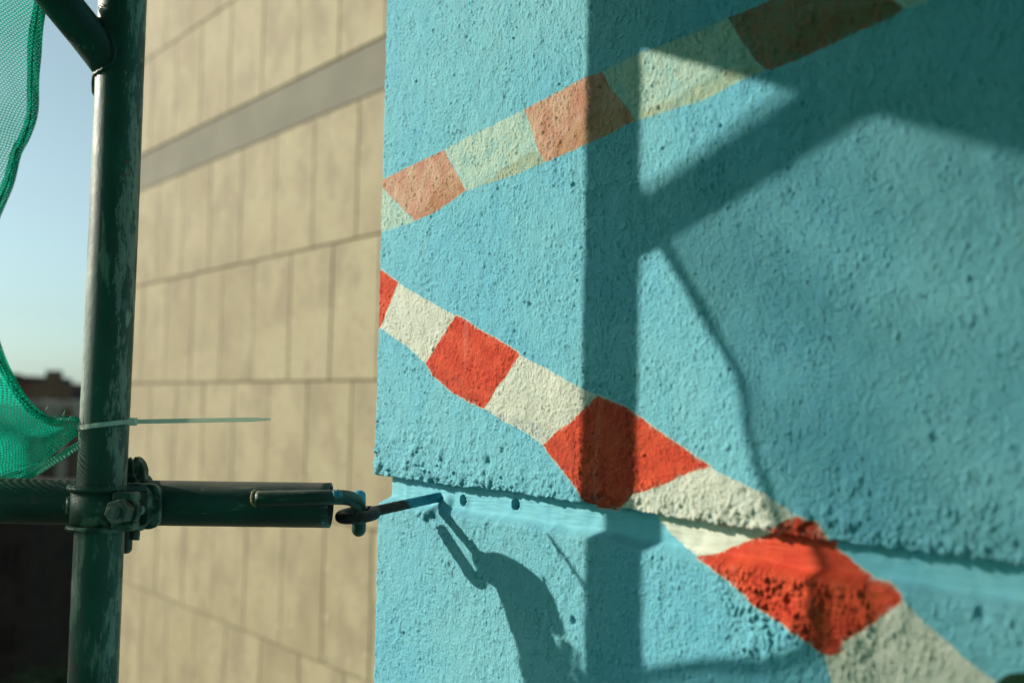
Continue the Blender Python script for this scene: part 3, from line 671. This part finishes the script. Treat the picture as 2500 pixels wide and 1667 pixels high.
# ---- cable tie
M_tiepl = NT('milky_nylon'); M_tiepl.set(color=(.80, .80, .72), rough=.45, spec=.4)
tr_ = M_tiepl.n('BsdfTranslucent'); tr_.inputs[0].default_value = (.75, .8, .68, 1); ms_ = M_tiepl.n('MixShader'); ms_.inputs[0].default_value = .45
M_tiepl.l(M_tiepl.p.outputs[0], ms_.inputs[1]); M_tiepl.l(tr_.outputs[0], ms_.inputs[2]); M_tiepl.l(ms_.outputs[0], M_tiepl.out.inputs[0]); M_ny = M_tiepl.m
zt = empty('cable_tie', (T[0], T[1], -.03)); tag(zt, 'translucent white cable tie looped round the upright with a long loose tail', 'cable tie')
def ribbon(name, P, wv, thick, mat, parent):
    P = np.asarray(P); t, X, Y = frames(P); vs = []; fs = []
    for i in range(len(P)):
        wd = wv[i]; up_ = Z-t[i]*(Z@t[i]); up_ /= np.linalg.norm(up_); ou = np.cross(t[i], up_)
        for a, b_ in ((-1, -1), (1, -1), (1, 1), (-1, 1)): vs.append(P[i]+up_*wd*a/2+ou*thick*b_/2)
    for i in range(len(P)-1):
        for k in range(4): fs.append((i*4+k, i*4+(k+1) % 4, (i+1)*4+(k+1) % 4, (i+1)*4+k))
    fs += [(3, 2, 1, 0), tuple((len(P)-1)*4+k for k in range(4))]
    return mesh(name, vs, fs, mat, parent)
zl = at(186, 1046, 1.02)[2]; zr = at(318, 1030, 1.02)[2]
lp = []
for a in np.linspace(0, 2*math.pi, 65):
    x_ = math.cos(a); lp.append(T+np.array([x_*(TR+.0011), math.sin(a)*(TR+.0011), (zl+zr)/2+(zr-zl)/2*x_]))
ribbon('loop', lp, [.0046]*65, .0012, M_ny, zt)
hd = at(325, 1029, 1.022)
box('head', (-.0040, -.0032, -.0040), (.0036, .0032, .0040), M_ny, zt, .0008, 2, Matrix.Translation(Vector(hd)))
tl0 = at(330, 1029, 1.026); tl1 = at(661, 1023, 1.0655)
tp = [tl0+(tl1-tl0)*t for t in np.linspace(0, 1, 120)]
ribbon('tail', tp, [(.0045+(.00035 if k % 2 and k > 18 else 0)) if k < 100 else .0045-.0030*((k-100)/19)**1.6 for k in range(120)], .0012, M_ny, zt)

# ================================================================== DEBRIS NET
def net_material(name, dens, hem=False):
    m = NT(name); uv = m.n('UVMap').outputs[0]; sx = m.n('SeparateXYZ'); m.l(uv, sx.inputs[0]); u, v = sx.outputs[0], sx.outputs[1]
    nz = m.n('TexNoise'); nz.inputs['Scale'].default_value = 40; m.l(uv, nz.inputs['Vector'])
    pu, pv = .0027, .0026
    wob = m.math('MULTIPLY', m.math('SUBTRACT', nz.outputs[0], .5), .9)
    cv = m.math('ADD', m.math('DIVIDE', v, pv), m.math('MULTIPLY', wob, .8)); row = m.math('FLOOR', cv)
    par = m.math('MULTIPLY', m.math('MODULO', m.math('ABSOLUTE', row), 2.), .5)
    cu = m.math('ADD', m.math('ADD', m.math('DIVIDE', u, pu), par), wob)
    fu = m.math('SUBTRACT', m.math('FRACT', cu), .5); fv = m.math('SUBTRACT', m.math('FRACT', cv), .5)
    r = m.math('SQRT', m.math('ADD', m.math('POWER', m.math('MULTIPLY', fu, 1.0), 2.), m.math('POWER', m.math('MULTIPLY', fv, 1.05), 2.)))
    big = m.n('TexNoise'); big.inputs['Scale'].default_value = 9; m.l(uv, big.inputs['Vector'])
    thr = m.math('ADD', dens, m.math('MULTIPLY', m.math('SUBTRACT', big.outputs[0], .5), .25))
    sz = m.n('SeparateXYZ'); m.l(m.obj(), sz.inputs[0]); thr = m.math('MULTIPLY', thr, m.math('ADD', .62, m.math('MULTIPLY', m.ramp(sz.outputs[2], -.05, .08), .38)))
    solid = m.ramp(m.math('SUBTRACT', r, thr), -.05, .05)
    fine = m.n('TexNoise'); fine.inputs['Scale'].default_value = 900; fine.inputs['Detail'].default_value = 2; m.l(uv, fine.inputs['Vector'])
    c = m.mix(m.ramp(fine.outputs[0], .3, .7), (.0, .36, .23), (.025, .68, .47))
    c = m.mix(m.ramp(r, .18, .56), m.mix(1., c, (.22, .34, .34), 'MULTIPLY'), c)   # yarn shading put into the colour, darker towards each hole
    dif = m.p; m.set(color=c, rough=.55, spec=.25)
    tl = m.n('BsdfTranslucent'); m.l(c, tl.inputs[0]); ms = m.n('MixShader'); ms.inputs[0].default_value = .5
    m.l(dif.outputs[0], ms.inputs[1]); m.l(tl.outputs[0], ms.inputs[2])
    tp_ = m.n('BsdfTransparent'); mx = m.n('MixShader'); m.l(solid, mx.inputs[0]); m.l(tp_.outputs[0], mx.inputs[1]); m.l(ms.outputs[0], mx.inputs[2])
    m.l(mx.outputs[0], m.out.inputs[0]); m.bump(fine.outputs[0], .6, .0006)
    return m.m
M_net = net_material('green_net', .375); M_hem = net_material('green_net_hem', .13); M_hem2 = net_material('green_net_strip', .22)
nt_ = empty('debris_net', tuple(at(100, 300, .97))); tag(nt_, 'green knitted debris net gathered and tied to the upright', 'net')
hem = catmull([at(118, -25, 1.024), at(111, 23, 1.013), at(104, 90, .996), at(97, 160, .976), at(95, 230, .956), at(88, 290, .940), at(70, 340, .936), at(50, 380, .936), at(31, 452, .928), at(0, 528, .918), at(-24, 600, .908), at(-34, 680, .902),
               at(-26, 745, .905), at(-8, 815, .925), at(10, 868, .955), at(34, 920, .985), at(66, 972, 1.005), at(100, 1008, 1.012), at(135, 1026, 1.014), at(188, 1026, 1.016), at(191, 1044, 1.016), at(191, 1062, 1.017)], 12)
nh = len(hem); hp = np.linspace(0, 1, nh)
E0 = hem[0]+bdir*1.0
endk = [0, .25, .45, .58, .70, .80, .9, 1.0]
ends = [E0, hem[0]+N*.95+Z*.35, hem[int(nh*.45)]+N*.9+Z*.12, hem[int(nh*.58)]+N*.85-Z*.0, hem[int(nh*.7)]+N*.8-Z*.10, at(-700, 900, .95), at(-500, 1250, 1.10), at(-420, 1545, 1.16)]
ends = np.array(ends); EN = np.stack([np.interp(hp, endk, ends[:, i]) for i in range(3)], 1)
# the lowest row leaves the tie towards the back of the horizontal tube
NR = 90
tk = np.linspace(0, 1, NR)**1.5
kn = fft_field(.09, .14, 41, nz=400, ns=400); kn2 = fft_field(.03, .05, 43, nz=400, ns=400)
W_ = np.zeros((nh, NR, 3)); UV = np.zeros((nh, NR, 2))
hl = np.concatenate([[0], np.cumsum(np.linalg.norm(np.diff(hem, axis=0), axis=1))])
for i in range(nh):
    row = hem[i][None]+(EN[i]-hem[i])[None]*tk[:, None]
    lw = np.clip((hp[i]-.9)/.1, 0, 1)
    if hp[i] > .80:                                     # bottom rows: bend down to pass behind the tie tube
        f_ = np.clip((hp[i]-.80)/.2, 0, 1); tgt = catmull([at(189, 1044+20*f_, 1.018), at(100, 1060+62*f_, 1.045), at(45, 1085+84*f_, 1.10), at(-60, 1120+130*f_, 1.13), at(-420, 1250+295*f_, 1.16)], 24)
        al_ = np.concatenate([[0], np.cumsum(np.linalg.norm(np.diff(tgt, axis=0), axis=1))]); al_ /= al_[-1]
        tr2 = np.stack([np.interp(tk, al_, tgt[:, j]) for j in range(3)], 1)
        wgt = smst(np.array([hp[i]]), .80, .95)[0]*np.clip(tk*6, 0, 1)
        row = row*(1-wgt[:, None])+tr2*wgt[:, None]
    nrm = np.cross(EN[i]-hem[i], hem[min(i+1, nh-1)]-hem[max(i-1, 0)]); nrm /= np.linalg.norm(nrm)
    ln = np.linalg.norm(row-hem[i], axis=1)
    ii = (np.clip(hl[i], 0, 1.5)/.004).astype(int) % 390; jj = (np.clip(ln, 0, 1.5)/.004).astype(int) % 390
    fall = np.clip(ln/.05, 0, 1)
    row = row+nrm*(kn[ii, jj]*.010+kn2[ii, jj]*.0018)[:, None]*fall[:, None]
    W_[i] = row; UV[i, :, 0] = -1.05*row[:, 0]-.25*row[:, 2]; UV[i, :, 1] = row[:, 2]+.22*row[:, 0]
def cloth(name, G, uv, mat, parent):
    a_, b_ = G.shape[:2]; o = grid_mesh(name, G, mat, parent); me = o.data
    ul = me.uv_layers.new(name='UVMap'); vi = np.zeros(len(me.loops), np.int32); me.loops.foreach_get('vertex_index', vi)
    ul.data.foreach_set('uv', uv.reshape(-1, 2)[vi].reshape(-1).astype(np.float32)); return o
cloth('net_panel', W_, UV, M_net, nt_)
mo = NT('green_net_tint'); mo.set(color=(.008, .36, .24), rough=.6, spec=.2)
tl_ = mo.n('BsdfTranslucent'); tl_.inputs[0].default_value = (.008, .40, .28, 1); m1 = mo.n('MixShader'); m1.inputs[0].default_value = .6; mo.l(mo.p.outputs[0], m1.inputs[1]); mo.l(tl_.outputs[0], m1.inputs[2])
tq = mo.n('BsdfTransparent'); m2 = mo.n('MixShader'); m2.inputs[0].default_value = .68; mo.l(tq.outputs[0], m2.inputs[1]); mo.l(m1.outputs[0], m2.inputs[2]); mo.l(m2.outputs[0], mo.out.inputs[0])
og = np.zeros((30, 60, 3))
for i in range(30):
    for j in range(60):
        og[i, j] = wp(-2.4+3.2*j/59, .72+.03*math.sin(j*.7+i*.15)+.02*math.sin(i*.5), -1.5+3.6*i/29)
grid_mesh('shade_tint_panel', og, mo.m, nt_)  # unseen net panel added beside the camera to tint the shade green
# folded hem along the free edge, rolled over on itself
HW = .0150; nhh = nh-24; hg = np.zeros((nhh, 12, 3)); hu = np.zeros((nhh, 12, 2))
for i in range(nhh):
    dr = (W_[i, 40]-W_[i, 0]); dr /= np.linalg.norm(dr); tn = hem[min(i+1, nh-1)]-hem[max(i-1, 0)]; tn /= np.linalg.norm(tn); dr = dr-tn*(dr@tn); dr /= np.linalg.norm(dr)
    nn = np.cross(dr, tn); w_ = HW*(.82+.18*math.sin(hl[i]*21)); w_ *= 1-.45*smst(np.array([hp[i]]), .86, 1.)[0]
    for k in range(12):
        t = k/11; bul = .0035*math.sin(math.pi*min(1, t*1.1))
        hg[i, k] = hem[i]+dr*w_*t+nn*(-(bul+.0008))-dr*.001+nn*.0010*math.sin(hl[i]*80+k)
        hu[i, k] = (t*HW*1.6, hl[i])
hm = cloth('hem', hg, hu, M_hem, nt_)
seamP = np.array([hg[i, 5]+(hg[i, 5]-W_[i, 4])*.0 for i in range(nhh)])
sweep('hem_seam', seamP-CF[None]*.0012, .0008, plain('dark_seam_thread', (.004, .05, .03), .8, .3, 60), nt_, seg=6)  # dark green thread run along the hem seam
# loose selvedge strip below, between the tie and the tube
sp_a = catmull([at(192, 1076, 1.018), at(150, 1102, 1.035), at(100, 1134, 1.06), at(55, 1166, 1.095), at(0, 1205, 1.125), at(-120, 1290, 1.14)], 14)
sp_b = catmull([at(192, 1097, 1.014), at(150, 1124, 1.031), at(100, 1155, 1.056), at(80, 1168, 1.092), at(20, 1210, 1.12), at(-110, 1310, 1.136)], 14)
sg_ = np.stack([sp_a*(1-t)+sp_b*t+np.array([0, -.0006*math.sin(t*9), 0]) for t in np.linspace(0, 1, 8)], 1)
su = np.zeros(sg_.shape[:2]+(2,)); sl_ = np.concatenate([[0], np.cumsum(np.linalg.norm(np.diff(sp_a, axis=0), axis=1))])
su[..., 0] = np.linspace(0, .010, 8)[None]; su[..., 1] = sl_[:, None]
cloth('selvedge_strip', sg_, su, M_hem2, nt_)
# frayed threads
vs = []; fs = []
for k in range(34):
    i = int(nh*random.uniform(.82, .885)); p = hem[i]+np.array([random.uniform(-.002, .002), random.uniform(-.006, .004), 0])
    L = random.uniform(.003, .011); c = np.array([random.uniform(-.8, .8), random.uniform(-.4, .2), random.uniform(.2, 1)]); bend = np.array([random.uniform(-1, 1), 0, random.uniform(-.9, .5)])
    pts = [p+c*L*t+bend*L*.8*t*t for t in np.linspace(0, 1, 6)]; v_, f_ = sweep_data(pts, .00022, 4); b = len(vs); vs += v_; fs += [tuple(b+j for j in f) for f in f_]
M_thread = plain('green_thread', (.02, .34, .22), .5, .2, 50)
tag(mesh('frayed_threads', vs, fs, M_thread, nt_), kind='stuff')

# ================================================================== FAR SIDE OF THE YARD
M_ground = plain('dark_yard_ground', (.035, .036, .028), .95, .4, .6)
g = mesh('ground', [(-900, -900, GROUND), (900, -900, GROUND), (900, 1500, GROUND), (-900, 1500, GROUND)], [(0, 1, 2, 3)], M_ground); tag(g, kind='structure')
M_brick = plain('dark_brown_brick', (.130, .088, .052), .9, .3, 2.5)
M_pil = plain('dirty_cream_stucco', (.30, .275, .205), .9, .25, 2)
M_slate = plain('dark_slate', (.045, .042, .040), .8, .3, 3)
M_dark = plain('shaded_brick', (.030, .021, .014), .95, .3, 2)  # near black: deep shade of the yard put into the brick colour
M_glass = plain('dark_pane', (.004, .004, .005), .5, .2, 2, spec=.5)
M_red = plain('red_brick', (.16, .075, .05), .9, .3, 2.5)
def fx(u, y): return (u-1250)/FPX*y
def bbox(name, x0, x1, y0, y1, z0, z1, mat, par): return box(name, (x0, y0, z0), (x1, y1, z1), mat, par)
def zz(u, v, y): return at(u, v, y)[2]
def window(par, xc, zc, wd, hg, y, fm=None):
    f = bbox('window', xc-wd/2, xc+wd/2, y-.12, y+.02, zc-hg/2, zc+hg/2, fm or M_brick, par)
    # panes set inside the frame
    for i in (0, 1):
        for j in (0, 1, 2):
            x0 = xc-wd/2+.1+i*(wd/2-.05); z0_ = zc-hg/2+.1+j*(hg-.2)/3
            me = bpy.data.meshes.new('pane'); vs, fs = box_data((x0, y-.16, z0_), (x0+wd/2-.15, y-.118, z0_+(hg-.2)/3-.08)); me.from_pydata(vs, [], fs); me.materials.append(M_glass)
            o = bpy.data.objects.new('pane', me); COL.objects.link(o); o.parent = f; o.matrix_parent_inverse = (f.matrix_parent_inverse).inverted() @ f.matrix_parent_inverse
    return f
Y = 61.
b1 = empty('brown_building', (-27, Y, GROUND)); tag(b1, 'dark brown brick building with pale pilasters and a square chimney block', 'building')
zt_ = zz(120, 936, Y+3); zc_ = zz(120, 1000, Y)
bbox('wall', -33., -12., Y, Y+14, GROUND, zc_-.6, M_brick, b1)
bbox('attic', fx(78, Y+3), fx(178, Y+3), Y+3, Y+12, zc_-.6, zt_, M_brick, b1)
bbox('attic', fx(178, Y+3), -12., Y+3, Y+12, zc_-.6, zt_-.35, M_slate, b1)
ch = bbox('chimney', fx(113, Y+3.5), fx(149, Y+3.5), Y+3.5, Y+3.9, zt_, zz(130, 904, Y+3.5), M_brick, b1)
prism('slate_roof', [(-33.2, Y-.3, zc_-.5), (-33.2, Y+3, zc_+.55), (-33.2, Y+3, zc_-.5)], np.array([21., 0, 0]), M_slate, b1)
bbox('cornice', -33.2, -11.8, Y-.5, Y+.1, zc_-1.0, zc_-.52, M_pil, b1)
for uc in (102, 172):
    xc = fx(uc, Y); pts = [(xc-.85, Y-.2, zc_-.55)]+[(xc+.85*math.cos(a), Y-.2, zc_-.15+.75*math.sin(a)) for a in np.linspace(math.pi, 0, 13)]+[(xc+.85, Y-.2, zc_-.55)]
    dm = prism('dormer', pts, np.array([0, 2.4, 0]), M_pil, b1)
    pts = [(xc-.42, Y-.26, zc_-.5)]+[(xc+.42*math.cos(a), Y-.26, zc_-.2+.42*math.sin(a)) for a in np.linspace(math.pi, 0, 11)]+[(xc+.42, Y-.26, zc_-.5)]
    prism('dormer_opening', pts, np.array([0, .08, 0]), M_brick, b1)
for u0, u1 in ((96, 112), (158, 176)):
    bbox('pilaster', fx(u0, Y), fx(u1, Y), Y-.25, Y+.01, GROUND+.6, zc_-1.02, M_pil, b1)
    for k in range(9):
        bbox('quoin', fx(u0, Y)-.06, fx(u1, Y)+.06, Y-.32, Y-.24, GROUND+.9+k*1.35, GROUND+1.75+k*1.35, M_pil, b1)
for k in range(3):
    window(b1, fx(135, Y), GROUND+3.2+k*4.1, .75, 1.9, Y)
bbox('plinth', -33, -12, Y-.3, Y+.02, GROUND, GROUND+.6, M_slate, b1)
b2 = empty('shaded_building', (-26, 46, GROUND)); tag(b2, 'nearly black brick building in deep shade below the horizontal tube', 'building')
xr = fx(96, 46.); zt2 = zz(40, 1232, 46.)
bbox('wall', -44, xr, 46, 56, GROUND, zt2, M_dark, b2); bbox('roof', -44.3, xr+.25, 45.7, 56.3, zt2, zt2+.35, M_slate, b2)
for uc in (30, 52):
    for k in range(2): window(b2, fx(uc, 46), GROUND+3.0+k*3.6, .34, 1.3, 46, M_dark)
b3 = empty('distant_building', (-60, 130, GROUND)); tag(b3, 'low hazy rooftops on the skyline left of the chimney block', 'building')
bbox('wall', -75, -61.6, 130, 142, GROUND, zz(40, 930, 130), M_red, b3); bbox('roof', -75.5, -62.6, 129.5, 142, zz(40, 930, 130), zz(40, 917, 130), M_slate, b3)
bbox('tower', -66.5, -65.3, 131, 133, zz(40, 917, 130), zz(40, 911, 130), M_red, b3)
b4 = empty('red_brick_building', (-50, 105, GROUND)); tag(b4, 'red brick building half hidden behind the upright at the skyline', 'building')
bbox('wall', fx(180, 105), -30, 105, 118, GROUND, zz(180, 948, 105), M_red, b4); bbox('roof', fx(178, 105), -29.5, 104.7, 118.3, zz(180, 948, 105), zz(180, 938, 105), M_slate, b4)

M_leaf = plain('shrub_leaf', (.030, .055, .016), .7, .5, 3)
M_bark = plain('bark', (.05, .035, .022), .9, .3, 6)
def shrub(x, y, h_, rx, label):
    o = empty('shrub', (x, y, GROUND)); tag(o, label, 'shrub', 'shrubs in the yard')
    base = np.array([x, y, GROUND]); vs = []; fs = []
    for k in range(5):
        a = k*1.3; tp = base+np.array([math.cos(a)*rx*.5, math.sin(a)*rx*.5, h_*.7]); v_, f_ = sweep_data([base, base*.5+tp*.5+np.array([0, 0, .1]), tp], [.05, .035, .015], 6); b = len(vs); vs += v_; fs += [tuple(b+i for i in f) for f in f_]
    mesh('trunk', vs, fs, M_bark, o)
    vs = []; fs = []
    for k in range(900):
        cl = k % 14; rr = np.random.default_rng(cl*7+int(x*10) & 0xffff); c = np.array([rr.uniform(-.7, .7)*rx, rr.uniform(-.7, .7)*rx, h_*rr.uniform(.3, .85)])
        p = base+c+RNG.normal(0, .22, 3)*np.array([rx*.8, rx*.8, h_*.5]); 
        q = RNG.normal(0, 1, 3); q /= np.linalg.norm(q); e = np.cross(q, RNG.normal(0, 1, 3)); e /= np.linalg.norm(e); s_ = RNG.uniform(.07, .13); b = len(vs)
        p[2] = max(p[2], GROUND+.05)
        vs += [p-q*s_, p+e*s_*.5, p+q*s_, p-e*s_*.5]; fs.append((b, b+1, b+2, b+3))
    tag(mesh('crown', vs, fs, M_leaf, o), kind='stuff')
    return o
shrub(fx(30, 41), 41, 2.2, 1.7, 'dark leafy shrub at the lower left corner of the picture')
shrub(fx(95, 43), 43, 2.0, 1.5, 'dark leafy shrub in the middle of the yard')
shrub(fx(150, 45.), 45., 2.3, 1.5, 'dark leafy shrub beside the foot of the upright')
